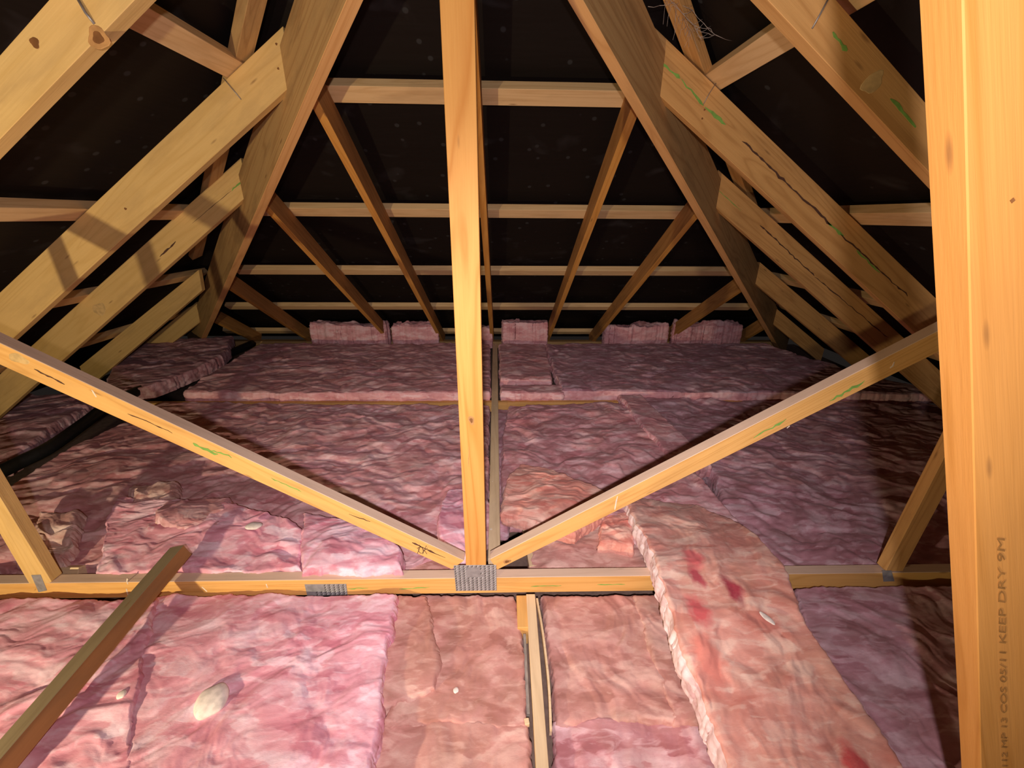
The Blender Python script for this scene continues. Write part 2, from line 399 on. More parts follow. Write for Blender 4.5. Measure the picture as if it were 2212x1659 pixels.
# nail plates
def nail_plate(px, d, parent, cols, rows, keep=lambda c, r: True, label=None):
    P = [on_y(x, y, d) for x, y in px]          # TL TR BR BL
    pl = prism('nail_plate', P, (0, -.0016, 0), M_plate, parent, bev=.0004)
    if label: pl['label'] = label
    bt, bs = bmesh.new(), bmesh.new(); org = P[0]
    def add(bm, c, hx, hz, y0, y1, sh):
        co = [(-hx-sh, y0, -hz), (hx-sh, y0, -hz), (hx+sh, y0, hz), (-hx+sh, y0, hz)]
        a = [bm.verts.new(c-org+Vector(v)) for v in co]; b = [bm.verts.new(c-org+Vector((v[0]*.75, y1, v[2]*.75))) for v in co]
        bm.faces.new(b)
        for i in range(4): bm.faces.new((a[i], a[i-3], b[i-3], b[i]))
    for c in range(cols):
        for r in range(rows):
            if not keep(c, r): continue
            u, v_ = (c+.5)/cols, (r+.5)/rows
            p = P[0].lerp(P[1], u).lerp(P[3].lerp(P[2], u), v_)
            sx = (P[1]-P[0]).length/cols; sz = (P[3]-P[0]).length/rows
            add(bs, p + Vector((-sx*.2, -.0016, 0)), sx*.16, sz*.36, 0, -.0004, sx*.10)
            add(bt, p + Vector((sx*.14, -.0016, 0)), sx*.14, sz*.34, 0, -.0022, sx*.12)
    for bm, mt, nm in ((bt, M_tooth, 'teeth'), (bs, M_slot, 'slots')):
        bmesh.ops.recalc_face_normals(bm, faces=bm.faces)
        o = mesh_obj(nm, bm, mt, Matrix.Translation(org), pl); o['kind'] = 'stuff'
    return pl
nail_plate([(980, 1221), (1072, 1220), (1073, 1275), (985, 1276)], Y1, truss, 10, 11, lambda c, r: not (3 <= c <= 6 and 1 <= r <= 4 and not (c == 6 and r % 2)), 'square grey toothed plate at the king post foot')
nail_plate([(658, 1262), (748, 1261), (751, 1284), (664, 1287)], Y1, truss, 9, 5, lambda c, r: c > 3 or (c > 1 and r > 2), 'grey toothed plate left of the king post')
nail_plate([(68, 1242), (88, 1241), (102, 1275), (84, 1279)], Y1, truss, 2, 3, lambda c, r: False, 'small grey plate at the left strut foot')
nail_plate([(1905, 1232), (1925, 1232), (1932, 1255), (1908, 1256)], Y1, truss, 2, 3, lambda c, r: False, 'small grey plate at the right strut foot')
# crayon, pencil and glue on the truss
rough_mark('crayon_mark', Y1, (416, 958), (470, 983), 7, .013, M_green, webL); rough_mark('crayon_mark', Y1, (455, 972), (500, 988), 6, .007, M_green, webL)
rough_mark('crayon_mark', Y1, (585, 1033), (650, 1062), 8, .004, M_green, webL, 1)
rough_mark('crayon_mark', Y1, (1628, 947), (1700, 906), 9, .010, M_green, webR); rough_mark('crayon_mark', Y1, (1790, 868), (1868, 823), 9, .011, M_green, webR)
for a, b in (((752, 1272), (795, 1270)), ((862, 1273), (928, 1269)), ((1146, 1267), (1212, 1265)), ((1290, 1264), (1350, 1262))):
    rough_mark('crayon_mark', Y1, a, b, 7, .005, M_green, ch, .8)
rough_mark('bark_seam', Y1, (73, 797), (140, 830), 9, .006, M_dark, webL, 1); rough_mark('bark_seam', Y1, (276, 893), (372, 935), 10, .004, M_dark, webL, 1)
rough_mark('bark_seam', Y1, (754, 1111), (800, 1127), 6, .004, M_dark, webL, .6)
for pts in ([(901, 1197), (908, 1181)], [(901, 1185), (908, 1181)]): mark('pencil_number', Y1, pts, .0022, M_ink, webL)
mark('pencil_number', Y1, [(909+5*math.cos(t)+4*math.sin(t)*.3, 1188.5+7*math.sin(t)) for t in np.linspace(0, 6.3, 14)], .0020, M_ink, webL)
mark('pencil_number', Y1, [(913, 1197), (921, 1179)], .0022, M_ink, webL); mark('pencil_number', Y1, [(924, 1184), (917, 1189), (922, 1197)], .0020, M_ink, webL)
mark('bark_seam', Y1, [(890, 1172), (897, 1175), (905, 1179), (915, 1184), (922, 1187), (930, 1191), (940, 1196), (962, 1205)], [.002, .009, .004, .004, .003, .010, .003, .001], M_dark, webL)
mark('bark_seam', Y1, [(905, 1177), (912, 1184), (916, 1190)], .0022, M_dark, webL)
knot(Y1, 1095, 1213, .017, .011, webR, .3)
knot(Y1, 40, 775, .030, .016, webL, -.4, False, M_paleknot)['label'] = 'pale knot'
for p, par in (([(198, 842), (203, 850), (208, 858)], webL), ([(1334, 1072), (1331, 1084), (1328, 1101)], webR), ([(1932, 782), (1929, 790), (1923, 795)], webR), ([(1700, 925), (1706, 920)], webR)):
    mark('glue_drip', Y1, p, [.003]+[.006]*(len(p)-2)+[.004], M_drip, par)
for p in ([(275, 1250), (274, 1256), (276, 1262)], [(273, 1272), (276, 1285)], [(436, 1268), (447, 1278)], [(575, 1262), (578, 1270)]):
    mark('glue_drip', Y1, p, .005, M_drip, ch)
rough_mark('grain_streak', Y1, (1012, 1010), (1014, 960), 6, .004, M_knot2, kp, 1); knot(Y1, 1018, 908, .010, .018, kp, .2)

# ------------------------------------------------------------------ near post at the right
Y0 = .50
_p = fpoly([(2080, 0), (2119, 1659), (2258, 1659), (2238, 0)], Y0)
_l, _r = _p[1]-_p[0], _p[2]-_p[3]
post = prism('timber_post', [_p[0]-_l*(.62/_l.length), _p[1]+_l*(.38/_l.length), _p[2]+_r*(.38/_r.length), _p[3]-_r*(.62/_r.length)], (0, .045, 0), W_post)
tag(post, 'bright orange pine post nearest the camera filling the right edge', 'post')
def lettering(txt, a, b, h, d, mat, parent, name='stencil_lettering'):
    A, B = on_y(*a, d-.0012), on_y(*b, d-.0012)
    cu = bpy.data.curves.new(name, 'FONT'); cu.body = txt; cu.size = h; cu.extrude = .0003; cu.shear = .25
    t = bpy.data.objects.new(name, cu); C.objects.link(t); bpy.context.view_layer.update()
    dg = bpy.context.evaluated_depsgraph_get(); me = bpy.data.meshes.new_from_object(t.evaluated_get(dg))
    wid = max(v.co.x for v in me.vertices); bpy.data.objects.remove(t)
    s = (B-A).length/wid
    for v in me.vertices: v.co.x *= s
    me.materials.clear(); me.materials.append(mat)
    X = (B-A).normalized(); Zf = Vector((0, -1, 0)); Yv = Zf.cross(X)
    M = Matrix((X, Yv, Zf)).transposed().to_4x4(); M.translation = A
    return place(bpy.data.objects.new(name, me), M, parent)
lt = lettering('KD 112 MP 13 COS 05/11 KEEP DRY 9M', (2176, 1700), (2170, 1156), .0155, Y0, M_sten, post)
lt['label'] = 'faint brown stencilled lettering running up the post'
mark('pin_knot', Y0, [(2186, 430), (2190, 436)], .004, M_knot, post)

# ------------------------------------------------------------------ hip rafters, in 45 degree planes from the apex
def hip(sg, mat, label):
    n = (-sg, 1, 0); c0 = -sg*XC + APEX_Y; S = Vector((-sg, 1, 0)).normalized()
    dz = -.190                                   # the hip hangs a little below the jacks
    A = Vector((XC, APEX_Y, ZR)); run = XE + .15
    B = Vector((XC + sg*run, APEX_Y + run, ZR - TA*run))
    Z = Vector((0, 0, 1)); lo = dz + .025; hi = .13
    off = S*(-.026)
    # start a little beyond the truss
    A = A + (B-A)*.012
    return tag(prism('hip_rafter', [A+Z*lo+off, B+Z*lo+off, B+Z*hi+off, A+Z*hi+off], S*.052, mat, axis=(B-A), bot=W_hip_lit), label, 'rafter')
hipL = hip(-1, W_hip, 'wide left hip board running from the apex down to the far left corner')
hipR = hip(1, W_hip, 'wide right hip board running from the apex down to the far right corner')

# ------------------------------------------------------------------ jack rafters of the left and right slopes
def side_jack(sg, d, u, l, cut_u, cut_l, mat, label):
    fu, fl = line_y(*u, d), line_y(*l, d)
    U, L = on_y(*cut_u, d), on_y(*cut_l, d)
    xo = XC + sg*3.85
    o = prism('jack_rafter', [(U.x, d, fu(U.x)), (L.x, d, fl(L.x)), (xo, d, fl(xo)), (xo, d, fu(xo))], (0, .045, 0), mat, axis=(1, 0, -sg*TA))
    return tag(o, label, 'rafter')
jl2 = side_jack(-1, Y2, ((611, 56), (0, 631.5)), ((624, 189), (98, 667)), (611, 56), (629, 182), W_left, 'long pale rafter on the left, its cut end highest against the left hip board')
jl3 = side_jack(-1, Y3, ((516.5, 344), (71, 744.6)), ((535, 422), (135, 778)), (520, 341), (536, 420), W_left, 'second pale rafter down on the left, green crayon at its cut end')
jl4 = side_jack(-1, Y4, ((388, 616), (175.6, 788.5)), ((418, 643), (256, 782)), (428, 580), (437, 630), W_left, 'third pale rafter down on the left, just above the black pipe')
jl5 = side_jack(-1, Y5, ((415, 660), (304, 745)), ((420, 705), (330, 772)), (425, 655), (432, 700), W_left, 'lowest short rafter on the left, close to the far corner')
jr2 = side_jack(1, Y2, ((1413, 57.7), (1930.8, 556.6)), ((1403, 185.5), (1971.6, 714)), (1413, 58), (1403, 186), W_right, 'long amber rafter on the right with green and dark streaks, highest cut end')
jr3 = side_jack(1, Y3, ((1552, 367), (1948, 726)), ((1539.5, 442.5), (1890.6, 753)), (1552, 367), (1539.5, 442.5), W_right, 'second amber rafter down on the right with one long dark seam')
jr4 = side_jack(1, Y4, ((1642.5, 567), (1872, 763)), ((1632, 613), (1830, 778)), (1642, 567), (1632, 613), W_right, 'third amber rafter down on the right, plain and dim')
jr5 = side_jack(1, Y5, ((1678, 667), (1810, 778)), ((1670, 700), (1780, 790)), (1678, 667), (1670, 700), W_right, 'lowest dim rafter on the right near the far right corner')
rough_mark('bark_seam', Y2, (1603, 303), (1795, 487), 26, .010, M_dark, jr2, 2.5); rough_mark('bark_seam', Y2, (1815, 505), (1962, 640), 22, .007, M_dark, jr2, 2)
rough_mark('crayon_mark', Y2, (1411, 120), (1470, 170), 8, .014, M_green, jr2); rough_mark('crayon_mark', Y2, (1470, 170), (1520, 228), 7, .010, M_green, jr2)
rough_mark('crayon_mark', Y2, (1522, 232), (1569, 271), 6, .016, M_green, jr2); rough_mark('crayon_mark', Y2, (1785, 478), (1822, 510), 5, .014, M_green, jr2)
rough_mark('crayon_mark', Y2, (1850, 540), (1900, 590), 7, .008, M_green, jr2)
rough_mark('bark_seam', Y3, (1643, 487), (1760, 597), 22, .008, M_dark, jr3, 1.5); rough_mark('bark_seam', Y3, (1760, 597), (1918, 730), 24, .006, M_dark, jr3, 1.2)
rough_mark('crayon_mark', Y3, (1551, 410), (1600, 455), 8, .004, M_green, jr3, 1)
rough_mark('crayon_mark', Y3, (500, 412), (522, 391), 5, .010, M_green, jl3, 1); rough_mark('bark_seam', Y3, (345, 555), (380, 522), 8, .010, M_dark, jl3, 1)
rough_mark('bark_seam', Y3, (415, 482), (500, 412), 10, .003, M_dark, jl3, .6)
knot(Y2, 271, 451, .006, .005, jl2, 0, False); knot(Y3, 215, 668, .045, .035, jl3, .7, False, M_paleknot)['label'] = 'round pale knot'
for a in ((1429, 100), (1431, 132), (1426, 160), (1517, 256), (1522, 237)): knot(Y2, *a, .004, .004, jr2, 0, False)
for a in ((597, 95), (601, 148), (608, 230)): 
    if a[1] < 200: knot(Y2, *a, .0045, .0045, jl2, 0, False)
wire_dog([on_y(482, 168, Y2-.003), on_y(500, 190, Y2-.004), on_y(521, 215, Y2-.001)], jl2)
wire_dog([on_y(1550, 174, Y2-.003), on_y(1532, 202, Y2-.004), on_y(1519, 226, Y2-.001)], jr2, .0016)

# ------------------------------------------------------------------ jack rafters of the end slope
def end_jack(p, q, side, label, wj=.045, dep=.14, mat=W_jack, top=None):
    P, Q = hit(*p, NE, CE), hit(*q, NE, CE)
    sl = (Q.x-P.x)/(Q.y-P.y)
    def at(y, off): return Vector((P.x + sl*(y-P.y) - side*wj/2, y, TA*(EAVE-y) + off))
    y0 = APEX_Y + .03
    for _ in range(6): y0 = APEX_Y + abs(P.x + sl*(y0-P.y) - side*wj/2 - XC) + .03
    y1 = EAVE + .12
    n = Vector((0, SA, CA))
    a, b = at(y0, 0), at(y1, 0)
    o = prism('jack_rafter', [a+Vector((-wj/2, 0, 0)), b+Vector((-wj/2, 0, 0)), b+n*dep+Vector((-wj/2, 0, 0)), a+Vector((-wj/2, 0, dep/CA))], (wj, 0, 0), mat, axis=b-a, bot=W_jack_lit)
    return tag(o, label, 'rafter')
end_jack((676.5, 236), (940, 718), -1, 'brown end rafter just left of the king post, reaching highest on the left hip', top=2.05)
end_jack((578, 461), (832, 731), -1, 'brown end rafter meeting the left hip at the second purlin', top=2.72)
end_jack((489.5, 623), (650, 728), -1, 'brown end rafter meeting the left hip at the third purlin', top=3.42)
end_jack((440, 686), (545, 738), -1, 'short dark end rafter lowest beside the left hip, half buried in wool', top=4.2)
end_jack((1047.5, 380), (1065, 704), 1, 'slim brown end rafter directly behind the king post', top=1.50)
end_jack((1372, 264), (1194, 717.6), 1, 'brown end rafter just right of the king post, reaching highest on the right hip', top=2.12)
end_jack((1507.6, 471), (1302, 717.6), 1, 'brown end rafter meeting the right hip at the second purlin', top=2.72)
end_jack((1609, 626), (1467, 721), 1, 'brown end rafter meeting the right hip at the third purlin', top=3.62)
end_jack((1672, 700), (1600, 742), 1, 'short dark end rafter lowest beside the right hip', top=4.35)

# ------------------------------------------------------------------ purlins
PW, PT, PN = .095, .048, .14 + .024
names_ = ['highest', 'second', 'third', 'fourth', 'lowest']
PUR = [(2.416, 2.057), (3.187, 1.535), (3.920, 1.039), (4.611, .570), (5.277, .120)]
tl = Vector((0, -CA, SA))
PTS = [(201.5, (705, 195), (1300, 205.7)), (456, (619, 452), (1457, 459)), (585, (520, 582.5), (1575, 586)), (662.5, (480, 660.5), (1620, 662.5)), (715, (620, 714), (1210, 715.5))]
LEN = [.86, 1.62, 2.33, 2.95, 3.5]
for k, (ym, p, q) in enumerate(PTS):
    P, Q = hit(*p, NE, CE+PN), hit(*q, NE, CE+PN)
    sl = (Q-P)/(Q.x-P.x)
    A = P + sl*(XC-LEN[k]-P.x); B = P + sl*(XC+LEN[k]-P.x)
    tag(bar('purlin', A, B, PW, PT, W_purl, updir=(0, SA, CA)), '%s of the five horizontal purlins across the dark end slope' % names_[k], 'purlin')
def side_purlin(sg, x, z, y0, y1, label):
    n = Vector((sg*SA, 0, CA))
    tag(bar('purlin', (x, y0, z), (x, y1, z), PW, PT, W_purl, updir=n), label, 'purlin')
SPN = .185
SPX = {-1: [[(420, 90), (505, 150)], [(0, 461), (360, 452)], [(398, 592), (150, 650)], [(287, 704), (169, 747)]],
       1: [[(1570, 150), (1690, 80)], [(1670, 455), (2085, 480)], [(1840, 630), (1900, 655)], [(1862, 735), (1872, 742)]]}
for sg, sd in ((-1, 'left'), (1, 'right')):
    for k in range(4):
        P = [hit(*q, NL if sg < 0 else NR, (CL if sg < 0 else CR) + SPN) for q in SPX[sg][k]]
        if (sg, k) == (1, 3): P = [Vector((XC+3.28, 3, ZR-TA*3.28+SPN/CA))]*2
        x = (P[0].x+P[1].x)/2; z = (P[0].z+P[1].z)/2
        side_purlin(sg, x, z, -.6, APEX_Y + abs(x-XC) - .02, '%s purlin on the %s slope, behind the %s rafters' % (names_[k], sd, sd))
# timbers that follow the hips just outside, at purlin level
def hip_batten(sg, pxs, nrm, cst, label):
    P = [hit(*q, nrm, cst+SPN+.005) for q in pxs]
    A, B = P[0], P[-1]; dirn = (B-A).normalized()
    A = A - dirn*.6
    tag(bar('hip_batten', A, B, .085, .045, W_hip if sg < 0 else W_right, updir=nrm), label, 'batten')
hip_batten(-1, [(545, 0), (533, 100), (478, 345), (422, 552)], NL, CL, 'sloping batten seen behind the left rafters, just outside the left hip')
hip_batten(1, [(1462, 0), (1535, 125), (1590, 350), (1640, 500)], NR, CR, 'sloping batten seen behind the right rafters, just outside the right hip')

# ------------------------------------------------------------------ ceiling timbers
fc = prism('ceiling_joist', [(-3.6, 3.30, 0), (3.6, 3.30, 0), (3.6, 3.30, -.09), (-3.6, 3.30, -.09)], (0, .045, 0), W_truss)
tag(fc, 'far ceiling joist across the floor, mostly buried in pink wool', 'joist')
wp = prism('wall_plate', [(-3.9, 5.20, -.0), (3.7, 5.20, 0), (3.7, 5.20, -.09), (-3.9, 5.20, -.09)], (0, .09, 0), W_hip)
tag(wp, 'wall plate timber at the foot of the far end rafters', 'joist')
A, B = on_z(1066, 1196, .045), on_z(1071, 703, .045)
rn = bar('ceiling_runner', (A.x+.004, 1.47, .024), (B.x+.004, 4.95, .024), .056, .048, W_batten)
tag(rn, 'long dusty runner timber lying from the king post foot to the far eave', 'batten')
for px, py, s in ((1061, 1143, .006), (1064, 1040, .003), (1063, 985, .003), (1066, 900, .003), (1068, 876, .003)):
    P = on_z(px, py, .0485)
    bm = bmesh.new(); bmesh.ops.create_icosphere(bm, subdivisions=1, radius=s); bmesh.ops.scale(bm, vec=(1, 1.3, .25), verts=bm.verts)
    mesh_obj('glue_drip', bm, M_drip, Matrix.Translation(P), rn)
fb = bar('ceiling_batten', (.127, 1.40, -.115), (.121, .35, -.115), .040, .045, W_batten)
tag(fb, 'pale batten running towards the camera below the front chord', 'batten')
pts = [on_z(x, y, -.085) for x, y in ((1160, 1292), (1172, 1360), (1182, 1440), (1187, 1500), (1190, 1575))]
sp = spline(pts, 6)
bm = bmesh.new(); rows = []
for p in sp:
    p = Vector(p); rows.append([bm.verts.new(p + Vector(o) - Vector(sp[0])) for o in ((-.004, 0, 0), (.004, 0, 0), (.004, 0, -.035), (-.004, 0, -.035))])
for a, b in zip(rows, rows[1:]):
    for k in range(4): bm.faces.new((a[k], a[(k+1) % 4], b[(k+1) % 4], b[k]))
bm.faces.new(rows[0]); bm.faces.new(rows[-1][::-1]); bmesh.ops.recalc_face_normals(bm, faces=bm.faces)
tag(mesh_obj('split_lath', bm, W_batten, Matrix.Translation(Vector(sp[0]))), 'thin bowed lath springing away from the right side of the pale batten', 'lath')
P = on_z(1122, 1310, -.12)
tag(bar('timber_block', (.085, 1.40, -.15), (.085, 1.24, -.15), .045, .10, W_truss), 'short orange block under the front chord left of the pale batten', 'block')
tag(bar('timber_offcut', on_z(1129, 1330, -.115), on_z(1131, 1356, -.115), .018, .02, W_batten), 'small pale offcut against the left side of the batten', 'offcut')
tag(bar('ceiling_strip', on_z(1133, 1372, -.13), on_z(1141, 1545, -.13), .012, .02, flat('grey_strip', (.34, .30, .28), .7)), 'narrow grey strip in the gap left of the pale batten', 'strip')
tag(bar('timber_offcut', on_z(1137, 1554, -.12), on_z(1139, 1568, -.12), .016, .02, W_batten), 'tiny pale block at the lower end of the grey strip', 'offcut')
for nm, q, lb in (('timber_block', (615, 1224), 'grey brown block standing behind the front chord above the left nail plate'), ('timber_block', (165, 1232), 'grey brown block behind the front chord beside the left strut foot')):
    P = on_y(*q, Y1+.11)
    tag(bar(nm, P+Vector((-.042, 0, 0)), P+Vector((.042, 0, 0)), .07, .05, W_batten, updir=(0, .5, 1)), lb, 'block')
bl = bar('timber_block', on_y(1078, 880, 3.28), on_y(1096, 880, 3.28), .03, .11, W_truss)
tag(bl, 'small block beside the runner on the far joist', 'block')
tag(bar('ceiling_batten', on_z(1152, 1228, -.07), on_z(1128, 1100, -.07), .04, .03, W_batten), 'grey batten behind the front chord right of the king post', 'batten')

# loose stick at the lower left
A, B = on_z(391, 1190, .105), on_z(-60, 1720, .015)
st = bar('loose_stick', A, B, .068, .062, W_stick, updir=(-.25, 0, 1), top=W_sticktop)
tag(st, 'loose brown stick lying across the front chord at lower left', 'stick')

# black pipe
pp = [on_z(x, y, z) for x, y, z in ((-60, 1050, .0), (40, 1000, .02), (110, 965, .03), (185, 912, .04), (240, 872, .05), (320, 836, .06), (420, 797, .06), (500, 762, .05), (545, 742, .03))]
pp = spline([tuple(p) for p in pp], 6)
tag(tube('flexible_pipe', pp, .042, M_black, seg=12), 'black flexible pipe snaking through the wool on the left', 'pipe')

# ------------------------------------------------------------------ insulation batts
def batt(rows, label, mat, thick=.11, res=.008, amp=1.0, seed=0, ang=.2, stretch=1.8, smooth_rows=True, ragged=.010, round_=.014, name='insulation_batt', edge=None):
    """rows far to near: (left point, right point, height of the top)"""
    L = [tuple(on_z(*r[0], r[2])) for r in rows]; R_ = [tuple(on_z(*r[1], r[2])) for r in rows]
    if len(rows) > 2: L, R_ = np.array(spline(L, 10)), np.array(spline(R_, 10))
    else: L, R_ = np.array(L), np.array(R_)
    def resample(P, n):
        s = np.r_[0, np.cumsum(np.linalg.norm(np.diff(P, axis=0), axis=1))]; t = np.linspace(0, s[-1], n)
        return np.stack([np.interp(t, s, P[:, k]) for k in range(3)], 1)
    ln = max(np.linalg.norm(np.diff(L, axis=0), axis=1).sum(), np.linalg.norm(np.diff(R_, axis=0), axis=1).sum())
    wd = max(np.linalg.norm(R_[0]-L[0]), np.linalg.norm(R_[-1]-L[-1]), np.linalg.norm(R_[len(R_)//2]-L[len(L)//2]))
    nu = int(min(260, max(10, ln/res))); nv = int(min(330, max(10, wd/res)))
    L, R_ = resample(L, nu), resample(R_, nu)
    v = np.linspace(0, 1, nv)[None, :, None]
    P = L[:, None, :]*(1-v) + R_[:, None, :]*v
    X, Y, Z = P[..., 0], P[..., 1], P[..., 2]
    # distances to the edges
    wrow = np.linalg.norm(R_-L, axis=1)[:, None]; vv = v[..., 0]
    eu = np.minimum(np.arange(nu), np.arange(nu)[::-1])[:, None]*(ln/max(nu-1, 1)); ev = np.minimum(vv, 1-vv)*wrow
    e = np.minimum(eu + 0*ev, ev)
    rx = X*math.cos(ang)+Y*math.sin(ang); ry = -X*math.sin(ang)+Y*math.cos(ang)
    wx = fbm(rx*3.5, ry*3.5, 3, seed+1)*.34; wy = fbm(rx*3.5+9, ry*3.5, 3, seed+2)*.34
    a, b = (rx+wx), (ry+wy)*stretch
    h = .045*fbm(a*3.5, b*3.5, 3, seed+3) + .007*(ridged(a*6, b*6, 2, seed+4)-.55) + .015*fbm(a*12, b*12, 4, seed+5) + .0015*fbm(a*90, b*90, 2, seed+6)
    # torn flakes: a few soft layers lying over each other
    q = fbm(a*5+3, b*5, 3, seed+8)*6; fq = q-np.floor(q); h = h + .007*np.clip((fq-.75)*4, 0, 1)*0 + .008*fbm(a*7, b*7, 2, seed+9)
    h = h*amp
    rr = np.clip(e/round_, 0, 1); Z = Z + h*np.clip(rr+.25, 0, 1) - round_*(1-np.sqrt(np.clip(1-(1-rr)**2, 0, 1)))*.8
    # ragged outline
    k = np.clip(1-e/.05, 0, 1)*ragged/.010
    X = X + k*(.030*fbm(X*9+4, Y*9, 3, seed+11)+.012*fbm(X*60, Y*60, 2, seed+12)); Y = Y + k*(.030*fbm(X*9, Y*9+7, 3, seed+13)+.012*fbm(X*60, Y*60+3, 2, seed+14))
    V = [np.stack([X, Y, Z], -1).reshape(-1, 3)]
    idx = np.arange(nu*nv).reshape(nu, nv)
    F = [np.stack([idx[:-1, :-1], idx[:-1, 1:], idx[1:, 1:], idx[1:, :-1]], -1).reshape(-1, 4)[:, ::-1]]
    loop = np.concatenate([idx[0, :-1], idx[:-1, -1], idx[-1, :0:-1], idx[:0:-1, 0]])
    lp = V[0][loop]; cen = lp.mean(0); nl_ = len(loop)
    tang = np.roll(lp, -1, 0)-np.roll(lp, 1, 0); out = np.stack([tang[:, 1], -tang[:, 0], 0*tang[:, 0]], 1)
    out /= np.linalg.norm(out, axis=1)[:, None]+1e-9
    if ((lp-cen)*out).sum(1).mean() < 0: out = -out
    nd = max(3, int(thick/max(res, .01)))
    prev = loop; base = nu*nv; s_ = np.r_[0, np.cumsum(np.linalg.norm(np.diff(lp, axis=0), axis=1))]
    for j in range(1, nd+1):
        t = j/nd; zd = t*thick
        o = .006*math.sin(t*math.pi) + .016*fbm(s_*30, s_*0+zd*60, 3, seed+21)
        ring = lp + out*o[:, None]; ring[:, 2] = lp[:, 2]*(1-t) + (np.median(lp[:, 2])*0+lp[:, 2]-thick)*t
        V.append(ring); cur = base + np.arange(nl_)
        F.append(np.stack([prev, np.roll(prev, -1), np.roll(cur, -1), cur], -1)); prev = cur; base += nl_
    V = np.concatenate(V); F = np.concatenate(F)
    org = np.array([V[:, 0].mean(), V[:, 1].mean(), V[:, 2].min()])
    me = bpy.data.meshes.new(name); me.vertices.add(len(V)); me.vertices.foreach_set('co', (V-org).astype(np.float32).ravel())
    me.loops.add(F.size); me.loops.foreach_set('vertex_index', F.ravel().astype(np.int32))
    me.polygons.add(len(F)); me.polygons.foreach_set('loop_start', np.arange(0, F.size, 4, dtype=np.int32)); me.polygons.foreach_set('loop_total', np.full(len(F), 4, np.int32))
    me.polygons.foreach_set('use_smooth', np.ones(len(F), bool)); me.update(calc_edges=True); me.validate()
    me.materials.append(mat)
    if edge:
        me.materials.append(edge); mi = np.zeros(len(me.polygons), np.int32); mi[(nu-1)*(nv-1):] = 1; me.polygons.foreach_set('material_index', mi)
    return tag(place(bpy.data.objects.new(name, me), Matrix.Translation(Vector(org))), label, 'insulation')

B_ = batt
# front row, before the chord
B_([((-330, 1290), (338, 1292), -.045), ((-420, 1480), (300, 1500), -.045), ((-700, 1800), (250, 1800), -.05)], 'pink wool batt under the loose stick at the bottom left', T_pink, seed=10, ang=.5, res=.006, amp=.9)
B_([((318, 1284), (855, 1284), -.055), ((300, 1450), (832, 1450), -.05), ((235, 1790), (778, 1790), -.06)], 'bright pink wool batt in front of the chord left of the dusty ones', T_pink, seed=20, ang=.5, res=.005, amp=.7)
B_([((846, 1285), (922, 1285), -.09), ((822, 1430), (944, 1400), -.085), ((800, 1540), (944, 1490), -.09)], 'narrow dusty batt strip beside the bright pink batt', T_dusty, seed=30, ang=1.3, res=.005, amp=.6, thick=.08)
B_([((900, 1285), (1112, 1285), -.11), ((905, 1400), (1130, 1400), -.11), ((815, 1566), (1138, 1566), -.11)], 'square dusty pink batt in the middle below the king post', T_dusty, seed=40, ang=.9, res=.005, amp=.55, thick=.08)
B_([((790, 1556), (1142, 1556), -.12), ((750, 1800), (1154, 1800), -.12)], 'dusty brown batt at the bottom centre left of the pale batten', T_dusty, seed=50, ang=.9, res=.005, amp=.5, thick=.08)
B_([((1170, 1285), (1378, 1285), -.11), ((1190, 1420), (1416, 1400), -.105), ((1198, 1562), (1470, 1560), -.11)], 'dusty pink batt right of the pale batten', T_dusty, seed=60, ang=1.9, res=.005, amp=.7, thick=.08)
B_([((1368, 1284), (1436, 1284), -.098), ((1408, 1420), (1500, 1420), -.10), ((1462, 1556), (1560, 1556), -.10)], 'narrow dusty strip between the square batt and the draped batt', T_dusty, seed=70, ang=1.7, res=.005, amp=.5, thick=.08)
B_([((1196, 1550), (1600, 1550), -.12), ((1205, 1800), (1640, 1800), -.125)], 'rose batt at the bottom right of the pale batten', T_rose, seed=80, ang=.7, res=.005, amp=.6, thick=.08)
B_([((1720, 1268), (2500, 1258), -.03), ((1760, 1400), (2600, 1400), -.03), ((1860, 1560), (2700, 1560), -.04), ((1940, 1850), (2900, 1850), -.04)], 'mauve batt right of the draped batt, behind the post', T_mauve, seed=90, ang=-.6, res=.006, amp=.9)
B_([((1345, 1070), (1490, 1085), .03), ((1375, 1125), (1600, 1130), .085), ((1418, 1215), (1688, 1215), .12), ((1450, 1330), (1748, 1350), .09), ((1505, 1480), (1835, 1480), .04), ((1590, 1700), (1990, 1700), .02)], 'salmon batt with red stains draped over the chord at right', T_roll, thick=.11, edge=T_lilac, seed=100, ang=1.1, res=.005, amp=.75)
# behind the chord, left of the runner
B_([((352, 868), (1056, 874), .03), ((135, 975), (1054, 960), .03), ((20, 1050), (1052, 1060), .02), ((-120, 1150), (1050, 1150), .0), ((-260, 1222), (860, 1222), -.02)], 'large rose batt filling the bay left of the runner', T_rose, seed=110, ang=.1, res=.008, amp=1.2, stretch=2.1)
B_([((255, 1075), (470, 1085), .06), ((225, 1140), (640, 1130), .05), ((205, 1232), (645, 1230), .015)], 'bright pink folded batt behind the chord left of the seam', T_pink, seed=120, ang=.2, res=.006, amp=1.1)
B_([((655, 1105), (790, 1130), .055), ((650, 1160), (860, 1175), .06), ((650, 1232), (868, 1230), .03)], 'bright pink batt piece behind the chord above the toothed plate', T_pink, seed=130, ang=.3, res=.006, amp=.9)
B_([((860, 1165), (1000, 1160), -.05), ((860, 1232), (1000, 1230), -.06)], 'brown dusty batt corner in the notch left of the king post foot', T_dusty, seed=140, ang=.3, res=.006, amp=.6, thick=.07)
B_([((968, 1055), (1040, 1045), .05), ((945, 1130), (1035, 1130), .06), ((975, 1205), (1040, 1200), .02)], 'lilac pink wool lump just behind the king post', T_pink, seed=150, ang=1.5, res=.006, amp=1.0)
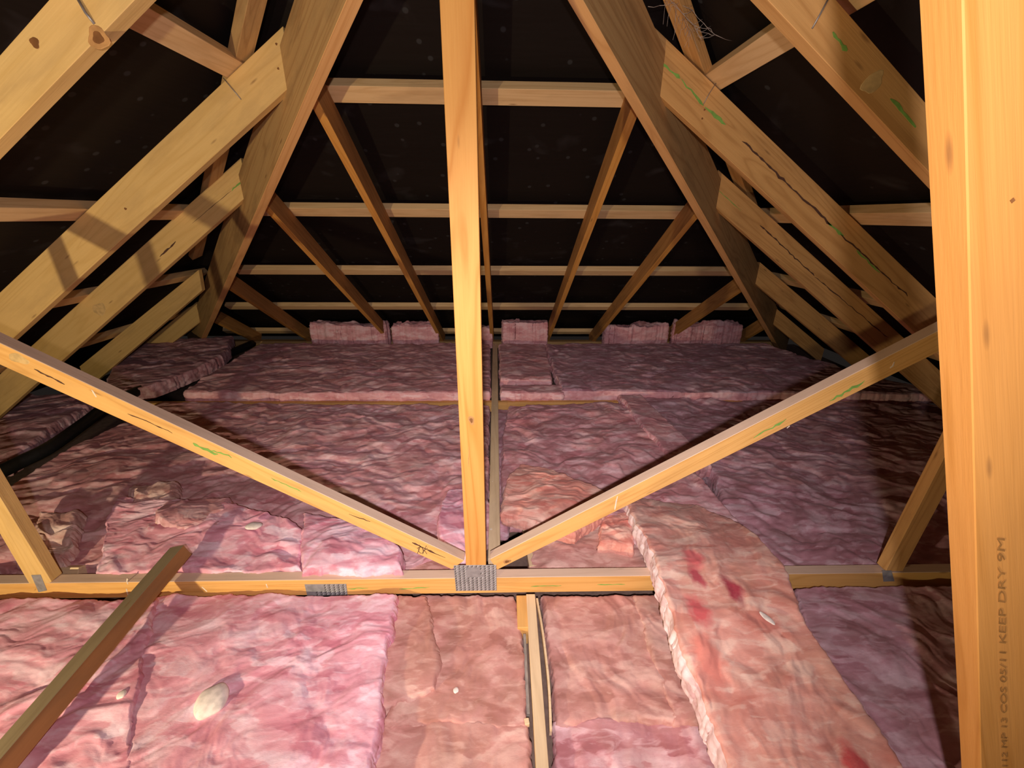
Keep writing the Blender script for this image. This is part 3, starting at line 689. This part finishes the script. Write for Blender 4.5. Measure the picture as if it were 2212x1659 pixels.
B_([((360, 1082), (500, 1074), .065), ((328, 1118), (478, 1122), .075), ((392, 1150), (440, 1152), .05)], 'small salmon flap lying on the folded pink batt', T_rose, seed=160, ang=.1, res=.005, amp=1.3, thick=.03, round_=.03, edge=T_salmon)
B_([((285, 1045), (385, 1040), .07), ((280, 1085), (370, 1082), .07)], 'pale curled wool tuft on the left batt', T_pale, seed=170, ang=.2, res=.004, amp=1.6, thick=.05, round_=.035, ragged=.02)
B_([((80, 1108), (170, 1105), .06), ((70, 1150), (160, 1150), .07), ((85, 1205), (140, 1205), .04)], 'pale beige wool tuft beside the left strut', T_pale, seed=180, ang=.2, res=.004, amp=1.8, thick=.06, round_=.035, ragged=.02)
# behind the chord, right of the runner
B_([((1100, 874), (1345, 868), .04), ((1090, 930), (1440, 950), .03), ((1084, 1000), (1530, 1050), .02), ((1082, 1110), (1600, 1130), .0)], 'rose batt right of the runner in the middle bay', T_rose, seed=190, ang=.2, res=.007, amp=1.2, stretch=2.0)
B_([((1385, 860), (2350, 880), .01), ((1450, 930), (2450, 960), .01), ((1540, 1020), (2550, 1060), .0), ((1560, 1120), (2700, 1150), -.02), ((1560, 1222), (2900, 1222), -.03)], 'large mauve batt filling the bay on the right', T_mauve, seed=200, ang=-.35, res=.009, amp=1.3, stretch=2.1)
B_([((1336, 852), (1385, 852), .06), ((1395, 925), (1452, 915), .06), ((1475, 1015), (1540, 1005), .04)], 'narrow pink strip ridge crossing the middle bay', T_rose, seed=210, ang=-.9, res=.006, amp=.6, thick=.08)
B_([((1128, 1000), (1190, 1012), .06), ((1092, 1040), (1320, 1075), .075), ((1084, 1105), (1245, 1150), .055)], 'salmon pink wool wedge right of the runner', T_salmon, seed=220, ang=-.3, res=.005, amp=.8, thick=.07, stretch=3)
B_([((1150, 1150), (1380, 1120), -.05), ((1146, 1230), (1420, 1228), -.055)], 'brown dusty batt behind the chord right of the king post', T_dusty, seed=230, ang=.3, res=.006, amp=.6, thick=.07)
B_([((1302, 1105), (1365, 1098), .02), ((1292, 1165), (1372, 1172), .02)], 'small salmon wool ball below the right web', T_salmon, seed=240, ang=.3, res=.004, amp=1.4, thick=.06, round_=.035)
B_([((1070, 884), (1112, 884), -.03), ((1066, 1000), (1104, 1000), -.03), ((1064, 1140), (1100, 1140), -.04)], 'dull grey pink wool sunk in the gap right of the runner', T_mauve, seed=245, ang=1.4, res=.008, amp=.8, thick=.08)
# left side, around the pipe
B_([((-160, 868), (240, 842), .03), ((-260, 950), (150, 900), .04), ((-380, 1040), (15, 992), .03)], 'dark mauve batt left of the black pipe', T_mauve, seed=250, ang=.5, res=.008, amp=1.4)
B_([((300, 742), (500, 724), .16), ((240, 800), (478, 768), .13), ((225, 848), (330, 832), .10)], 'mauve batt tucked under the left rafters beyond the pipe', T_mauve, seed=260, ang=.4, res=.009, amp=1.3)
# far bay
B_([((560, 742), (1058, 742), .09), ((462, 800), (1058, 800), .09), ((395, 846), (1057, 846), .085)], 'far rose batt between the pipe and the runner', T_rose, seed=270, ang=.05, res=.010, amp=1.1, stretch=2.0, thick=.09, edge=T_edge)
B_([((1078, 742), (1176, 742), .09), ((1080, 790), (1188, 790), .09), ((1080, 818), (1190, 820), .085)], 'small square batt immediately right of the runner in the far bay', T_rose, seed=280, ang=.1, res=.010, amp=.9, thick=.09, edge=T_edge)
B_([((1082, 832), (1214, 830), .08), ((1082, 848), (1218, 846), .08)], 'thin pink batt offcut on the far joist right of the runner', T_rose, seed=290, ang=.1, res=.009, amp=.7, thick=.07, edge=T_edge)
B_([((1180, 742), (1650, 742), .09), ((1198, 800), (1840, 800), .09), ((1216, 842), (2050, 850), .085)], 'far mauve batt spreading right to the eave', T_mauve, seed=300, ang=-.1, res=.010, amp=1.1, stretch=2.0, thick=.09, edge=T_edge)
# pieces pushed up against the eave between the end rafters
for k, (x0, x1, yt, lb) in enumerate(((668, 832, 702, 'pink wool stuffed at the eave left, between second and third end rafters'), (846, 944, 705, 'pink wool stuffed at the eave just left of the king post'), (1030, 1060, 708, 'little pink wool plug at the eave behind the king post'),
                                      (1084, 1184, 694, 'pink wool stuffed at the eave right of the runner'), (1308, 1446, 704, 'pink wool stuffed at the eave, second piece right of the runner'), (1462, 1606, 702, 'pink wool stuffed at the eave furthest right'))):
    z = .25
    zt = hit(x0, yt, (0, 1, 0), 5.02).z
    P = on_y(x0, yt, 5.0), on_y(x1, yt, 5.0)
    def px_of(v):
        q = v - CAM; zc = q.dot(Fw); return (1106+FOC*q.dot(Rt)/zc, 829.5+FOC*q.dot(Dn)/zc)
    a, b = P; bk = Vector((0, .14, 0))
    B_([(px_of(a+bk), px_of(b+bk), a.z), (px_of(a), px_of(b), a.z)], lb, T_rose, seed=310+k*7, ang=.1, res=.008, amp=3.0, thick=a.z+.02, ragged=.016, edge=T_edge)

# white wisps of fluff on the wool, plus a round wad mimicking a flash orb
def wad(px, py, z, r, label, flatn=.42, sx=1.0, rot=0):
    P = on_z(px, py, z); bm = bmesh.new(); bmesh.ops.create_icosphere(bm, subdivisions=4, radius=1)
    for v in bm.verts:
        n = v.co.normalized(); f = 1 + .05*math.sin(n.x*5+n.y*3+px) + 0
        v.co = Vector((n.x*r*sx*f, n.y*r*f*(1.08 if sx == 1 else 1), n.z*r*flatn))
    bmesh.ops.rotate(bm, cent=(0, 0, 0), matrix=Matrix.Rotation(rot, 3, 'Z'), verts=bm.verts)
    tag(mesh_obj('white_wad', bm, M_wad, Matrix.Translation(P), None, True), label, 'fluff')
wad(457, 1514, -.045, .052, 'round white wad standing in for a flash orb on the bright pink batt')
wad(985, 1492, -.11, .012, 'small white wisp of fluff on the square dusty batt', .5, .9, 0)
wad(263, 1500, -.035, .014, 'small white wisp left of the round white wad', .5)

wad(1657, 1335, .10, .012, 'slim white wisp lying on the draped salmon batt', .3, 2.6, -1.1)
wad(548, 1136, .075, .026, 'pale pinkish tuft on the bright pink piece behind the chord', .4, 1.5, 0)
# cobweb in the upper right
wb = empty('cobweb', on_y(1490, 60, 2.0)); tag(wb, 'grey cobweb strung beside the right hip board at the top', 'cobweb')
nodes = [(1440, -10), (1455, 5), (1476, 30), (1500, 55), (1512, 80), (1530, 72), (1545, 75), (1590, 90), (1496, 22), (1520, 50), (1505, 62), (1400, 14), (1425, 12), (1518, 82), (1535, 62)]
edges = [(0, 2), (1, 3), (2, 3), (3, 4), (4, 5), (5, 6), (6, 7), (3, 10), (10, 9), (9, 6), (8, 9), (2, 8), (4, 13), (13, 6), (10, 5), (11, 12), (12, 1), (3, 14), (14, 6), (0, 8), (10, 4), (14, 9)]
for a, b in edges:
    pa, pb = on_y(*nodes[a], 2.0), on_y(*nodes[b], 2.0 - (.0 if b != 7 else -.1)); mid = (pa+pb)/2 + Vector((0, 0, -.004))
    tube('silk_thread', [pa, mid, pb], [.0011, .0006, .0010], M_web, wb, 5)
for i in range(40):
    t = random.random(); p = on_y(1440+70*t+random.uniform(-12, 8), -10+85*t+random.uniform(-6, 6), 2.0+random.uniform(-.02, .02))
    q = p + Vector((random.uniform(-.03, .04), random.uniform(-.01, .01), random.uniform(-.08, .03)))
    tube('silk_thread', [p, (p+q)/2+Vector((0, 0, -.003)), q], .0005, M_web, wb, 4)
